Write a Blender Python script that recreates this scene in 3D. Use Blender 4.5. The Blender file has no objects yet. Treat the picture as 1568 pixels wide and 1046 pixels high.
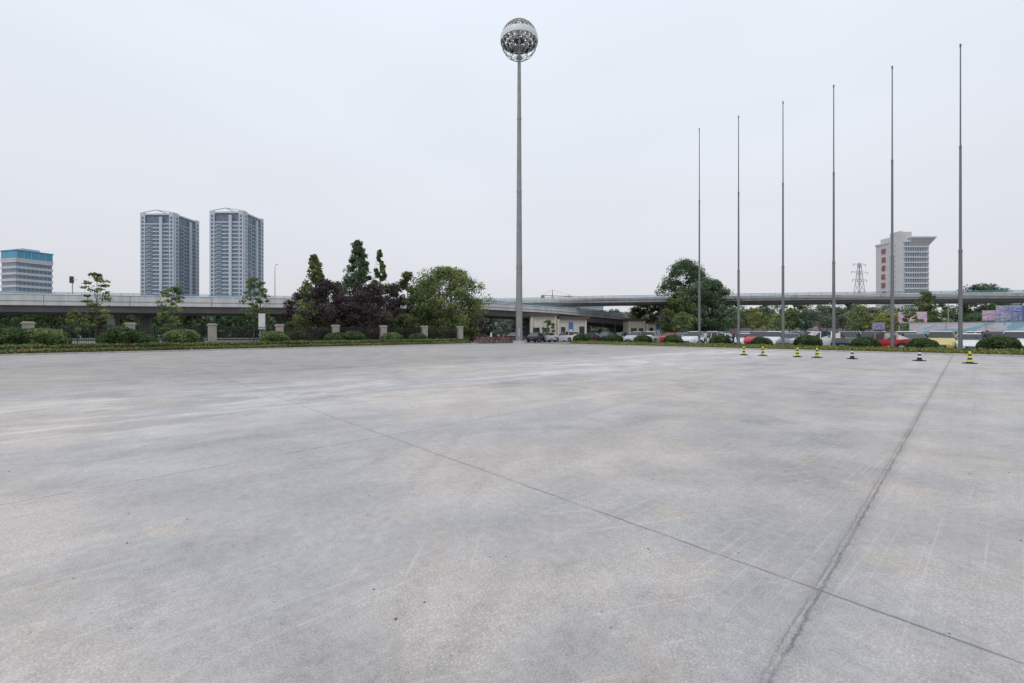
import bpy, math, random
import numpy as np
from mathutils import Vector, Matrix
random.seed(7); rng=np.random.default_rng(7)
S=bpy.context.scene
F=667.0
ANG=math.radians(43.8); CU,SU=math.cos(ANG),math.sin(ANG)
def uv(u,v): return (u*CU-v*SU, u*SU+v*CU)
def bx(px,Y): return (px-784)/F*Y
def on_u(px,u):
    t=(px-784)/F; v=u*(CU-t*SU)/(SU+t*CU); return uv(u,v)
def on_v(px,v):
    t=(px-784)/F; u=v*(SU+t*CU)/(CU-t*SU); return uv(u,v)
# ---------------------------------------------------------------- materials
def nn(nt,t,**k):
    n=nt.nodes.new(t)
    for a,b in k.items(): setattr(n,a,b)
    return n
def mat(name,col,rough=.7,metal=0,var=.12,vs=3.0,bump=0,bs=20,spec=.5,streak=0):
    m=bpy.data.materials.new(name); m.use_nodes=True; nt=m.node_tree; b=nt.nodes['Principled BSDF']
    tc=nn(nt,'ShaderNodeTexCoord'); no=nn(nt,'ShaderNodeTexNoise'); no.inputs['Scale'].default_value=vs; no.inputs['Detail'].default_value=5
    no.inputs['Roughness'].default_value=.65
    if streak:
        mp=nn(nt,'ShaderNodeMapping'); mp.inputs['Scale'].default_value=(1,1,streak); nt.links.new(tc.outputs['Object'],mp.inputs[0]); nt.links.new(mp.outputs[0],no.inputs['Vector'])
    else: nt.links.new(tc.outputs['Object'],no.inputs['Vector'])
    mr=nn(nt,'ShaderNodeMapRange'); mr.inputs[1].default_value=.3; mr.inputs[2].default_value=.7
    mr.inputs[3].default_value=1-var; mr.inputs[4].default_value=1+var
    nt.links.new(no.outputs['Fac'],mr.inputs[0])
    vm=nn(nt,'ShaderNodeVectorMath',operation='SCALE'); vm.inputs[0].default_value=col[:3]
    nt.links.new(mr.outputs[0],vm.inputs['Scale']); nt.links.new(vm.outputs[0],b.inputs['Base Color'])
    b.inputs['Roughness'].default_value=rough; b.inputs['Metallic'].default_value=metal
    b.inputs['Specular IOR Level'].default_value=spec
    if bump:
        n2=nn(nt,'ShaderNodeTexNoise'); n2.inputs['Scale'].default_value=bs; n2.inputs['Detail'].default_value=4
        nt.links.new(tc.outputs['Object'],n2.inputs['Vector'])
        bp=nn(nt,'ShaderNodeBump'); bp.inputs['Strength'].default_value=bump; bp.inputs['Distance'].default_value=.05
        nt.links.new(n2.outputs['Fac'],bp.inputs['Height']); nt.links.new(bp.outputs[0],b.inputs['Normal'])
    return m
def leafmat(name,col,trans=.3):
    m=bpy.data.materials.new(name); m.use_nodes=True; nt=m.node_tree; nt.nodes.remove(nt.nodes['Principled BSDF'])
    at=nn(nt,'ShaderNodeAttribute',attribute_name='tint')
    vm=nn(nt,'ShaderNodeVectorMath',operation='MULTIPLY'); vm.inputs[0].default_value=col[:3]
    nt.links.new(at.outputs['Color'],vm.inputs[1])
    b=nn(nt,'ShaderNodeBsdfDiffuse'); nt.links.new(vm.outputs[0],b.inputs['Color'])
    tr=nn(nt,'ShaderNodeBsdfTranslucent'); nt.links.new(vm.outputs[0],tr.inputs['Color'])
    mx=nn(nt,'ShaderNodeMixShader'); mx.inputs[0].default_value=trans
    nt.links.new(b.outputs[0],mx.inputs[1]); nt.links.new(tr.outputs[0],mx.inputs[2])
    nt.links.new(mx.outputs[0],nt.nodes['Material Output'].inputs['Surface'])
    return m
M={}
M['bark']=mat('bark',(.10,.08,.06),.9,var=.3,vs=8)
M['leaf']=leafmat('leaf_green',(.145,.19,.08))
M['leafd']=leafmat('leaf_dark',(.080,.12,.054))
M['leafl']=leafmat('leaf_light',(.19,.235,.10))
M['leafy']=leafmat('leaf_yellowgreen',(.28,.30,.09))
M['leafb']=leafmat('leaf_bluegreen',(.125,.18,.105))
M['plum']=leafmat('leaf_plum',(.108,.080,.088))
M['leaffar']=leafmat('leaf_far_hazed',(.17,.205,.155))  # far foliage: distance haze mixed in as a paler, greyer green
M['red']=leafmat('leaf_red',(.27,.13,.07))
M['metal']=mat('pole_metal',(.15,.155,.16),.5,.1,var=.15,vs=1.2)
M['mast']=mat('mast_paint',(.25,.26,.26),.55,.1,var=.18,vs=.7)
M['white']=mat('white_paint',(.68,.69,.70),.5,var=.08)
M['grey']=mat('grey_paint',(.33,.34,.35),.6)
M['lattice']=mat('lattice_grey',(.40,.40,.39),.5)
M['dark']=mat('dark_metal',(.035,.037,.04),.5)
M['iron']=mat('wrought_iron',(.03,.03,.03),.5)
M['stone']=mat('post_render',(.40,.365,.33),.85,var=.2,vs=2.5,bump=.3)
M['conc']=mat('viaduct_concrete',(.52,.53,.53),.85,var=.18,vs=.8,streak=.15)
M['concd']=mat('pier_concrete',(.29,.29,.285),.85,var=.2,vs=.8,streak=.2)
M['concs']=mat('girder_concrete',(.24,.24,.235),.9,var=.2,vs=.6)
M['blue']=mat('blue_rail',(.10,.27,.38),.5)
M['black']=mat('rubber',(.02,.02,.02),.8)
M['yellow']=mat('yellow_plastic',(.62,.60,.05),.5)
M['glass']=mat('car_glass',(.02,.025,.03),.08,var=.1)
M['chrome']=mat('rim_metal',(.5,.5,.5),.35,.7)
M['lamp']=mat('lamp_lens',(.6,.56,.45),.2)
M['redl']=mat('tail_lamp',(.35,.02,.02),.3)
M['kerb']=mat('kerb_concrete',(.42,.41,.39),.9,var=.2,vs=4)
M['brown']=mat('roof_brown',(.09,.065,.055),.7)
M['beige']=mat('wall_beige',(.58,.54,.46),.85,var=.08,vs=1)
M['bwhite']=mat('tower_white_hazed',(.52,.56,.61),.7,var=.06,vs=.3)  # distance haze painted into the white
M['bgrey']=mat('tower_grey_hazed',(.34,.40,.46),.7,var=.08,vs=.3)  # grey with distance haze mixed into the colour
M['bglass']=mat('tower_glass_hazed',(.13,.20,.28),.3,var=.25,vs=.25)  # glass colour lightened to include distance haze
M['bdark']=mat('tower_window_hazed',(.14,.18,.24),.35,var=.3,vs=.4)  # dark window colour raised for painted-in haze
M['bblue']=mat('office_blue',(.07,.30,.46),.4,var=.1)
M['hotel']=mat('hotel_wall',(.56,.555,.56),.8,var=.06,vs=.3)
M['hotelg']=mat('hotel_grey',(.40,.41,.42),.8,var=.06,vs=.3)
M['redsign']=mat('sign_red',(.34,.07,.06),.6)
M['signblue']=mat('sign_blue',(.05,.16,.42),.5)
M['skin']=mat('skin',(.45,.28,.20),.6)
M['hair']=mat('hair',(.02,.017,.015),.6)
M['shirt1']=mat('shirt_dark',(.04,.045,.06),.8); M['shirt2']=mat('shirt_white',(.6,.6,.6),.8)
M['trou']=mat('trousers',(.03,.035,.06),.8)
M['bred']=mat('bike_red',(.50,.06,.03),.4)
M['border']=mat('bike_orange',(.55,.16,.05),.4)
M['lawn']=mat('lawn',(.11,.14,.05),.9,var=.45,vs=6,bump=.6,bs=40)
def patch_mat(name,cols,scale):
    m=bpy.data.materials.new(name); m.use_nodes=True; nt=m.node_tree; b=nt.nodes['Principled BSDF']
    tc=nn(nt,'ShaderNodeTexCoord'); mp=nn(nt,'ShaderNodeMapping'); mp.inputs['Scale'].default_value=scale
    nt.links.new(tc.outputs['Object'],mp.inputs[0])
    vo=nn(nt,'ShaderNodeTexNoise'); vo.inputs['Scale'].default_value=1; vo.inputs['Detail'].default_value=3; vo.inputs['Distortion'].default_value=1.5
    nt.links.new(mp.outputs[0],vo.inputs['Vector'])
    cr=nn(nt,'ShaderNodeValToRGB')
    e=cr.color_ramp.elements; e[0].position=.38; e[0].color=(*cols[0],1); e[1].position=.44; e[1].color=(*cols[1],1)
    for i,c in enumerate(cols[2:]):
        x=e.new(.50+.06*i); x.color=(*c,1)
    nt.links.new(vo.outputs['Fac'],cr.inputs[0]); nt.links.new(cr.outputs[0],b.inputs['Base Color']); b.inputs['Roughness'].default_value=.6
    return m
M['mural']=patch_mat('hoarding_mural',[(.25,.42,.50),(.55,.57,.60),(.56,.38,.48),(.56,.53,.58),(.33,.46,.55)],(.30,.30,.8))
M['poster']=patch_mat('poster_print',[(.05,.15,.42),(.45,.47,.58),(.32,.16,.36),(.1,.30,.5),(.55,.48,.32)],(1.0,1,1.3))
M['poster2']=patch_mat('banner_print',[(.62,.55,.6),(.6,.25,.40),(.66,.62,.66),(.5,.2,.35),(.4,.45,.6)],(1.2,1,1.6))
# ---------------------------------------------------------------- mesh builder
class MB:
    def __init__(s): s.v=[];s.f=[];s.m=[];s.c=[];s.mats=[]
    def mi(s,m):
        m=M[m] if isinstance(m,str) else m
        if m not in s.mats: s.mats.append(m)
        return s.mats.index(m)
    def add(s,vs,fs,m,c=(1,1,1)):
        o=len(s.v); s.v.extend([tuple(p) for p in vs]); i=s.mi(m)
        s.f.extend([tuple(o+k for k in f) for f in fs]); s.m.extend([i]*len(fs)); s.c.extend([c]*len(vs))
    def box(s,x0,x1,y0,y1,z0,z1,m,T=None):
        vs=[(x,y,z) for z in (z0,z1) for x,y in ((x0,y0),(x1,y0),(x1,y1),(x0,y1))]
        if T is not None: vs=[T@Vector(p) for p in vs]
        s.add(vs,[(3,2,1,0),(4,5,6,7),(0,1,5,4),(1,2,6,5),(2,3,7,6),(3,0,4,7)],m)
    def cyl(s,p0,p1,r0,r1,m,n=8,c=(1,1,1),cap=True):
        p0=Vector(p0);p1=Vector(p1); d=(p1-p0)
        if d.length<1e-6: return
        d.normalize(); a=d.orthogonal().normalized(); b=d.cross(a)
        vs=[]
        for p,r in((p0,r0),(p1,r1)):
            for i in range(n):
                t=2*math.pi*i/n; vs.append(p+a*(r*math.cos(t))+b*(r*math.sin(t)))
        fs=[(i,(i+1)%n,n+(i+1)%n,n+i) for i in range(n)]
        if cap: fs+= [tuple(range(n-1,-1,-1)),tuple(range(n,2*n))]
        s.add(vs,fs,m,c)
    def sphere(s,c,r,m,nu=12,nv=8,sc=(1,1,1),col=(1,1,1),jit=0):
        vs=[];fs=[]
        for j in range(nv+1):
            t=math.pi*j/nv
            for i in range(nu):
                p=2*math.pi*i/nu; k=1+random.uniform(-jit,jit)
                vs.append((c[0]+r*k*sc[0]*math.sin(t)*math.cos(p),c[1]+r*k*sc[1]*math.sin(t)*math.sin(p),c[2]+r*k*sc[2]*math.cos(t)))
        for j in range(nv):
            for i in range(nu):
                fs.append((j*nu+i,(j+1)*nu+i,(j+1)*nu+(i+1)%nu,j*nu+(i+1)%nu))
        s.add(vs,fs,m,col)
    def torus(s,c,R,r,m,axis='y',n=20,k=5):
        vs=[];fs=[]
        for i in range(n):
            a=2*math.pi*i/n
            for j in range(k):
                b=2*math.pi*j/k; q=R+r*math.cos(b); h=r*math.sin(b)
                if axis=='y': p=(q*math.cos(a),h,q*math.sin(a))
                else: p=(q*math.cos(a),q*math.sin(a),h)
                vs.append((c[0]+p[0],c[1]+p[1],c[2]+p[2]))
        for i in range(n):
            for j in range(k):
                fs.append((i*k+j,i*k+(j+1)%k,((i+1)%n)*k+(j+1)%k,((i+1)%n)*k+j))
        s.add(vs,fs,m)
    def leaves(s,C,size,m,tint,flat=0):
        C=np.asarray(C); N=len(C)
        if N==0: return
        a=rng.normal(size=(N,3)); a/=np.linalg.norm(a,axis=1)[:,None]
        r=rng.normal(size=(N,3)); b=np.cross(a,r); b/=np.linalg.norm(b,axis=1)[:,None]
        sz=(size*rng.uniform(.6,1.4,N))[:,None]
        P=np.stack([C-a*sz,C-b*sz*.6,C+a*sz,C+b*sz*.6],1).reshape(-1,3)
        o=len(s.v); s.v.extend(map(tuple,P.tolist())); i=s.mi(m)
        s.f.extend([(o+4*k,o+4*k+1,o+4*k+2,o+4*k+3) for k in range(N)]); s.m.extend([i]*N)
        t=np.asarray(tint)*rng.uniform(.75,1.25,N)
        hue=rng.uniform(-.12,.12,N)
        T=np.stack([t*(1+hue),t,t*(1-hue)],1); s.c.extend(map(tuple,np.repeat(T,4,0).tolist()))
    def mesh(s,name):
        me=bpy.data.meshes.new(name); me.from_pydata(s.v,[],s.f)
        for m in s.mats: me.materials.append(m)
        me.polygons.foreach_set('material_index',s.m)
        at=me.color_attributes.new('tint','FLOAT_COLOR','POINT')
        c=np.ones((len(s.v),4),dtype=np.float32); c[:,:3]=np.array(s.c,dtype=np.float32); at.data.foreach_set('color',c.ravel())
        me.update(); return me
    def obj(s,name,loc=(0,0,0),rot=0,smooth=False,bevel=0):
        me=s.mesh(name); return put(me,name,loc,rot,smooth,bevel)
def put(me,name,loc=(0,0,0),rot=0,smooth=False,bevel=0,scale=None):
    o=bpy.data.objects.new(name,me); S.collection.objects.link(o); o.location=loc; o.rotation_euler=(0,0,rot)
    if scale: o.scale=scale
    if smooth: me.polygons.foreach_set('use_smooth',[True]*len(me.polygons))
    if bevel:
        b=o.modifiers.new('bev','BEVEL'); b.width=bevel; b.segments=2; b.limit_method='ANGLE'; b.angle_limit=math.radians(35)
    return o
# ---------------------------------------------------------------- ground
b=MB(); b.add([(-3000,-3000,0),(3000,-3000,0),(3000,3000,0),(-3000,3000,0)],[(0,1,2,3)],mat('ground_asphalt',(.19,.19,.185),.9,var=.25,vs=.15)); b.obj('ground')

def plaza_mat():
    m=bpy.data.materials.new('plaza_concrete'); m.use_nodes=True; nt=m.node_tree; B=nt.nodes['Principled BSDF']; L=nt.links.new
    tc=nn(nt,'ShaderNodeTexCoord'); P=tc.outputs['Object']
    sp=nn(nt,'ShaderNodeSeparateXYZ'); L(P,sp.inputs[0]); u,v=sp.outputs[0],sp.outputs[1]
    def setin(s,val):
        if isinstance(val,(int,float)): s.default_value=val
        else: L(val,s)
    def ma(op,a,b2=0,c=0):
        n=nn(nt,'ShaderNodeMath',operation=op); setin(n.inputs[0],a); setin(n.inputs[1],b2); setin(n.inputs[2],c); return n.outputs[0]
    def noise(vec,sc,det=4,ro=.6,dist=0):
        n=nn(nt,'ShaderNodeTexNoise',noise_dimensions='2D'); L(vec,n.inputs['Vector']); n.inputs['Scale'].default_value=sc; n.inputs['Detail'].default_value=det
        n.inputs['Roughness'].default_value=ro; n.inputs['Distortion'].default_value=dist; return n.outputs['Fac']
    def mapv(rot,sc,loc=(0,0,0)):
        a=nn(nt,'ShaderNodeMapping'); a.inputs['Rotation'].default_value=(0,0,rot); L(P,a.inputs[0])
        b2=nn(nt,'ShaderNodeMapping'); b2.inputs['Scale'].default_value=(*sc,1); b2.inputs['Location'].default_value=loc; L(a.outputs[0],b2.inputs[0]); return b2.outputs[0]
    def ss(x,a,b2,lo=0,hi=1):
        n=nn(nt,'ShaderNodeMapRange',interpolation_type='SMOOTHSTEP'); setin(n.inputs[0],x); n.inputs[1].default_value=a; n.inputs[2].default_value=b2; n.inputs[3].default_value=lo; n.inputs[4].default_value=hi; return n.outputs[0]
    def acc(val,n,amt): return ma('ADD',val,ma('MULTIPLY',ma('SUBTRACT',n,.5),amt))
    big=noise(P,.12,3); med=noise(P,.9,5,.65); fine=noise(P,13,4,.75); grit=noise(P,90,2,.7)
    val=acc(.418,big,.15); val=acc(val,med,.16); val=acc(val,fine,.20); val=acc(val,grit,.32)
    st=noise(mapv(0,(.06,.9)),1,5,.7); val=acc(val,st,.15)
    st2=noise(mapv(.62,(.12,1.6),(5,1,0)),1,4,.7); val=acc(val,st2,.09)
    stain=ss(noise(mapv(.4,(1,1),(11,4,0)),.42,5,.62,.4),.54,.68); val=ma('SUBTRACT',val,ma('MULTIPLY',stain,.045))
    # chalky worn band along the driving lane
    band=ma('MULTIPLY',ss(v,7.0,10.5),ss(v,18,12.5))
    bn=ss(noise(mapv(.08,(.16,.62)),1,7,.72,.6),.46,.60)
    wp=ma('MULTIPLY',band,bn); val=ma('ADD',val,ma('MULTIPLY',wp,.12))
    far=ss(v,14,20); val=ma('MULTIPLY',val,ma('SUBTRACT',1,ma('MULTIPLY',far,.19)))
    # scuffs
    for r,sx,sy,th,am in((.5,.45,26,.61,.06),(-.75,.5,30,.62,.05),(.05,.3,34,.61,.055),(-1.3,.4,24,.63,.04)):
        s1=ss(noise(mapv(r,(sx,sy),(r*7,3,0)),1,3,.6,.15),th,th+.10)
        pm=ss(noise(mapv(r,(1,1),(r*31,9,0)),.45,3),.44,.60)
        val=ma('ADD',val,ma('MULTIPLY',ma('MULTIPLY',s1,pm),am))
    for cx,cy,rr in((9,-6,11.3),(9,-6,12.8),(-6,16,14.6),(-6,16,16.0)):
        d=ma('SQRT',ma('ADD',ma('POWER',ma('SUBTRACT',u,cx),2),ma('POWER',ma('SUBTRACT',v,cy),2)))
        k=ma('MULTIPLY',ss(ma('ABSOLUTE',ma('SUBTRACT',d,rr)),.03,.13,1,0),ss(med,.45,.62))
        val=ma('SUBTRACT',val,ma('MULTIPLY',k,.04))
    vo2=nn(nt,'ShaderNodeTexVoronoi',voronoi_dimensions='2D'); vo2.inputs['Scale'].default_value=34; L(P,vo2.inputs['Vector'])
    lp=ss(vo2.outputs['Distance'],.14,.28,1,0); lp=ma('MULTIPLY',lp,ss(med,.45,.58)); val=ma('ADD',val,ma('MULTIPLY',lp,.085))
    # joints
    wn=noise(P,1.7,5,.7); wob=ma('MULTIPLY',ma('SUBTRACT',wn,.5),.045)
    wob2=ma('MULTIPLY',ma('SUBTRACT',noise(P,7,4,.75),.5),.05)
    dv=ma('PINGPONG',ma('ADD',ma('SUBTRACT',v,.62),ma('ADD',wob,554)),2.77)
    du=ma('PINGPONG',ma('ADD',ma('SUBTRACT',u,3.23),ma('ADD',wob,554)),2.77)
    jn=ss(noise(P,2.2,4),.33,.6,.5,1)
    weak=ma('MULTIPLY',ss(ma('MINIMUM',dv,du),.003,.012,1,0),.35)
    dA=ma('ABSOLUTE',ma('SUBTRACT',ma('ADD',v,wob),6.16)); dC=ma('ABSOLUTE',ma('SUBTRACT',ma('ADD',u,wob),3.23))
    strong=ma('MULTIPLY',ss(ma('MINIMUM',dA,dC),.004,.015,1,0),.85)
    dB=ma('ABSOLUTE',ma('SUBTRACT',ma('ADD',v,wob2),.62)); dB2=ma('ABSOLUTE',ma('SUBTRACT',ma('ADD',v,ma('MULTIPLY',wob2,-.8)),.655))
    bb=ma('MAXIMUM',ma('MULTIPLY',ss(dB,.003,.016,1,0),.75),ma('MULTIPLY',ss(dB2,.002,.010,1,0),.5))
    J=ma('MULTIPLY',ma('MAXIMUM',ma('MAXIMUM',weak,strong),bb),jn)
    halo=ma('MULTIPLY',ss(dB,.015,.10,1,0),ss(fine,.38,.6)); val=ma('SUBTRACT',val,ma('MULTIPLY',halo,.09))
    vc=nn(nt,'ShaderNodeTexVoronoi',feature='DISTANCE_TO_EDGE',voronoi_dimensions='2D'); vc.inputs['Scale'].default_value=.16
    vd=nn(nt,'ShaderNodeVectorMath',operation='ADD'); nz=nn(nt,'ShaderNodeTexNoise',noise_dimensions='2D'); nz.inputs['Scale'].default_value=1.1; nz.inputs['Detail'].default_value=5; L(P,nz.inputs['Vector'])
    vs2=nn(nt,'ShaderNodeVectorMath',operation='SCALE'); vs2.inputs['Scale'].default_value=.9; L(nz.outputs['Color'],vs2.inputs[0]); L(P,vd.inputs[0]); L(vs2.outputs[0],vd.inputs[1]); L(vd.outputs[0],vc.inputs['Vector'])
    ck=ma('MULTIPLY',ss(vc.outputs['Distance'],.0004,.0016,1,0),ss(big,.50,.56)); ck=ma('MULTIPLY',ck,ss(v,5,8)); J=ma('MAXIMUM',J,ma('MULTIPLY',ck,.5))
    val=ma('MULTIPLY',val,ma('SUBTRACT',1,ma('MULTIPLY',J,.55)))
    warm=ss(noise(P,.22,4,.6),.38,.58)
    mx=nn(nt,'ShaderNodeMix',data_type='RGBA'); L(warm,mx.inputs[0]); mx.inputs[6].default_value=(1.025,.993,.99,1); mx.inputs[7].default_value=(1.075,.993,.935,1)
    rust=ss(noise(P,1.3,5,.72),.57,.72)
    mx2=nn(nt,'ShaderNodeMix',data_type='RGBA'); L(ma('MULTIPLY',rust,.6),mx2.inputs[0]); L(mx.outputs[2],mx2.inputs[6]); mx2.inputs[7].default_value=(1.12,.97,.84,1)
    sc=nn(nt,'ShaderNodeVectorMath',operation='SCALE'); L(mx2.outputs[2],sc.inputs[0]); L(val,sc.inputs['Scale']); L(sc.outputs[0],B.inputs['Base Color'])
    B.inputs['Roughness'].default_value=.9; B.inputs['Specular IOR Level'].default_value=.2
    bp=nn(nt,'ShaderNodeBump'); bp.inputs['Strength'].default_value=.6; bp.inputs['Distance'].default_value=.008; L(grit,bp.inputs['Height']); L(bp.outputs[0],B.inputs['Normal'])
    return m
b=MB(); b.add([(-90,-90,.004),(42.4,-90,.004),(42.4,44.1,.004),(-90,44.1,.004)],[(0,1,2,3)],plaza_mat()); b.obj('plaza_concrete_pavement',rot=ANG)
b=MB()
for i in range(260):
    Y=2.3+14*random.random()**1.7; X=random.uniform(-1.25,1.25)*Y; r=random.uniform(.0025,.007)
    b.sphere((X,Y,.004+r*.3),r,'stone' if random.random()<.65 else 'bark',5,3,(random.uniform(.8,1.6),random.uniform(.8,1.6),.6),jit=.25)
b.obj('gravel_debris')
b=MB(); b.add([(-60,44.45,.01),(36,44.45,.01),(36,60,.01),(-60,60,.01)],[(0,1,2,3)],'lawn'); b.obj('lawn',rot=ANG)
b=MB(); b.add([(42.75,-50,.01),(46.4,-50,.01),(46.4,34.4,.01),(42.75,34.4,.01)],[(0,1,2,3)],'lawn'); b.obj('lawn',rot=ANG)
b=MB()
u=-60
while u<35.6: b.box(u,u+.99,44.1,44.28,0,.12,'kerb'); u+=1.0
b.box(36.05,36.2,44.1,50,0,.12,'kerb'); b.obj('kerb',rot=ANG,bevel=.01)
b=MB(); v=-50
while v<34: b.box(42.4,42.58,v,v+.99,0,.12,'kerb'); v+=1.0
b.box(42.4,46.4,34.5,34.65,0,.12,'kerb'); b.obj('kerb',rot=ANG,bevel=.01)
# ---------------------------------------------------------------- hedges
def hedge(name,x0,x1,y0,y1,h,lm,dens,ls=.07,red=0,mixm=None):
    b=MB(); Lx=x1-x0;Ly=y1-y0; n=int(max(Lx,Ly)/.6); along_x=Lx>Ly
    for i in range(n):
        k=random.uniform(.78,.9)*h
        if along_x: xa=x0+Lx*i/n; vs=(xa,xa+Lx/n,y0+.12,y1-.12)
        else: ya=y0+Ly*i/n; vs=(x0+.12,x1-.12,ya,ya+Ly/n)
        vs8=[(x,y,z) for z in (.02,k) for x,y in ((vs[0],vs[2]),(vs[1],vs[2]),(vs[1],vs[3]),(vs[0],vs[3]))]
        b.add(vs8,[(4,5,6,7),(0,1,5,4),(1,2,6,5),(2,3,7,6),(3,0,4,7)],lm,(.6,.6,.6))  # core darkened to stand for shade inside the hedge
    N=int(Lx*Ly*dens)
    X=rng.uniform(x0,x1,N);Y=rng.uniform(y0,y1,N)
    wav=.07*np.sin(X*1.7+Y*2.1)+.05*np.sin(X*4.3-Y*3.7)
    Z=h*(.9+wav)+rng.normal(0,.05,N)
    N2=int((Lx+Ly)*2*h*dens*.9); t=rng.uniform(0,1,N2); z2=rng.uniform(.03,h,N2); side=rng.integers(0,2,N2)
    if along_x: X2=x0+Lx*t; Y2=np.where(side==0,y0,y1)+rng.normal(0,.06,N2)
    else: Y2=y0+Ly*t; X2=np.where(side==0,x0,x1)+rng.normal(0,.06,N2)
    C=np.concatenate([np.stack([X,Y,Z],1),np.stack([X2,Y2,z2],1)])
    tint=1+.3*np.sin(C[:,0]*.9+C[:,1]*1.3)*np.sin(C[:,0]*.37)+rng.normal(0,.12,len(C))
    tint*=np.where(C[:,2]<h*.5,.85,1.1)  # low leaves darker, upper ones lighter: shade put into the tint
    sel=rng.uniform(0,1,len(C))<red
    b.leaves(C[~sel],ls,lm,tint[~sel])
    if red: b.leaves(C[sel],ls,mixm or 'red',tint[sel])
    return b.obj(name,rot=ANG)
hedge('hedge',-30,35.3,44.35,45.0,.36,'leafl',190,.06,.30,'red')
hedge('hedge',-30,35.3,45.05,46.4,.66,'leaf',150,.07,.10,'leafy')
hedge('hedge',42.7,43.2,-12,34.2,.28,'leafy',260,.055,.15,'red')
hedge('hedge',43.25,44.2,-12,34.2,.40,'leafl',170,.07,.15,'leafy')
def ball_mesh(seed,lm):
    b=MB(); b.sphere((0,0,.62),.9,lm,18,10,(1,1,.72),(.45,.45,.45),.03)  # darkened core paints the shade between the leaves
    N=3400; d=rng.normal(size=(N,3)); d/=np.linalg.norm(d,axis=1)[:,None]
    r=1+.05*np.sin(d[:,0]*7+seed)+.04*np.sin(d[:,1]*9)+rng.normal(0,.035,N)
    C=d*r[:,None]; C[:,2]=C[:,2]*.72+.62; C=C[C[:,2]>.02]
    tint=1+.25*np.sin(C[:,0]*5+C[:,1]*4+seed)+.3*(C[:,2]>.9); b.leaves(C,.07,lm,tint)  # top leaves tinted lighter, as if lit from above
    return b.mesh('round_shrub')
bm=[ball_mesh(1,'leafd'),ball_mesh(3,'leafd'),ball_mesh(5,'leaf')]
for i,(px,w) in enumerate([(890,1.0),(940,.95),(985,.95),(1030,.95),(1103,.95),(1165,.85),(1237,1.0),(1325,.9),(1412,.85),(1530,1.0),(1640,1.1)]):
    x,y=on_u(px,45.0); put(bm[i%2],'round_shrub',(x,y,0),i*1.3,scale=(w,w,w*.95))
for i,(px,w,h) in enumerate([(22,1.5,1.35),(66,1.45,1.35),(185,1.3,1.45),(215,1.05,1.1),(280,1.4,1.3),(540,1.4,1.2),(515,1.2,1.1),(600,1.2,1.1),(-40,1.5,1.3),(640,1.2,1.0),(420,1.2,1.2)]):
    x,y=on_v(px,47.6); put(bm[(i+1)%3],'round_shrub',(x,y,0),i*1.7,scale=(w,w,h))
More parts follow.
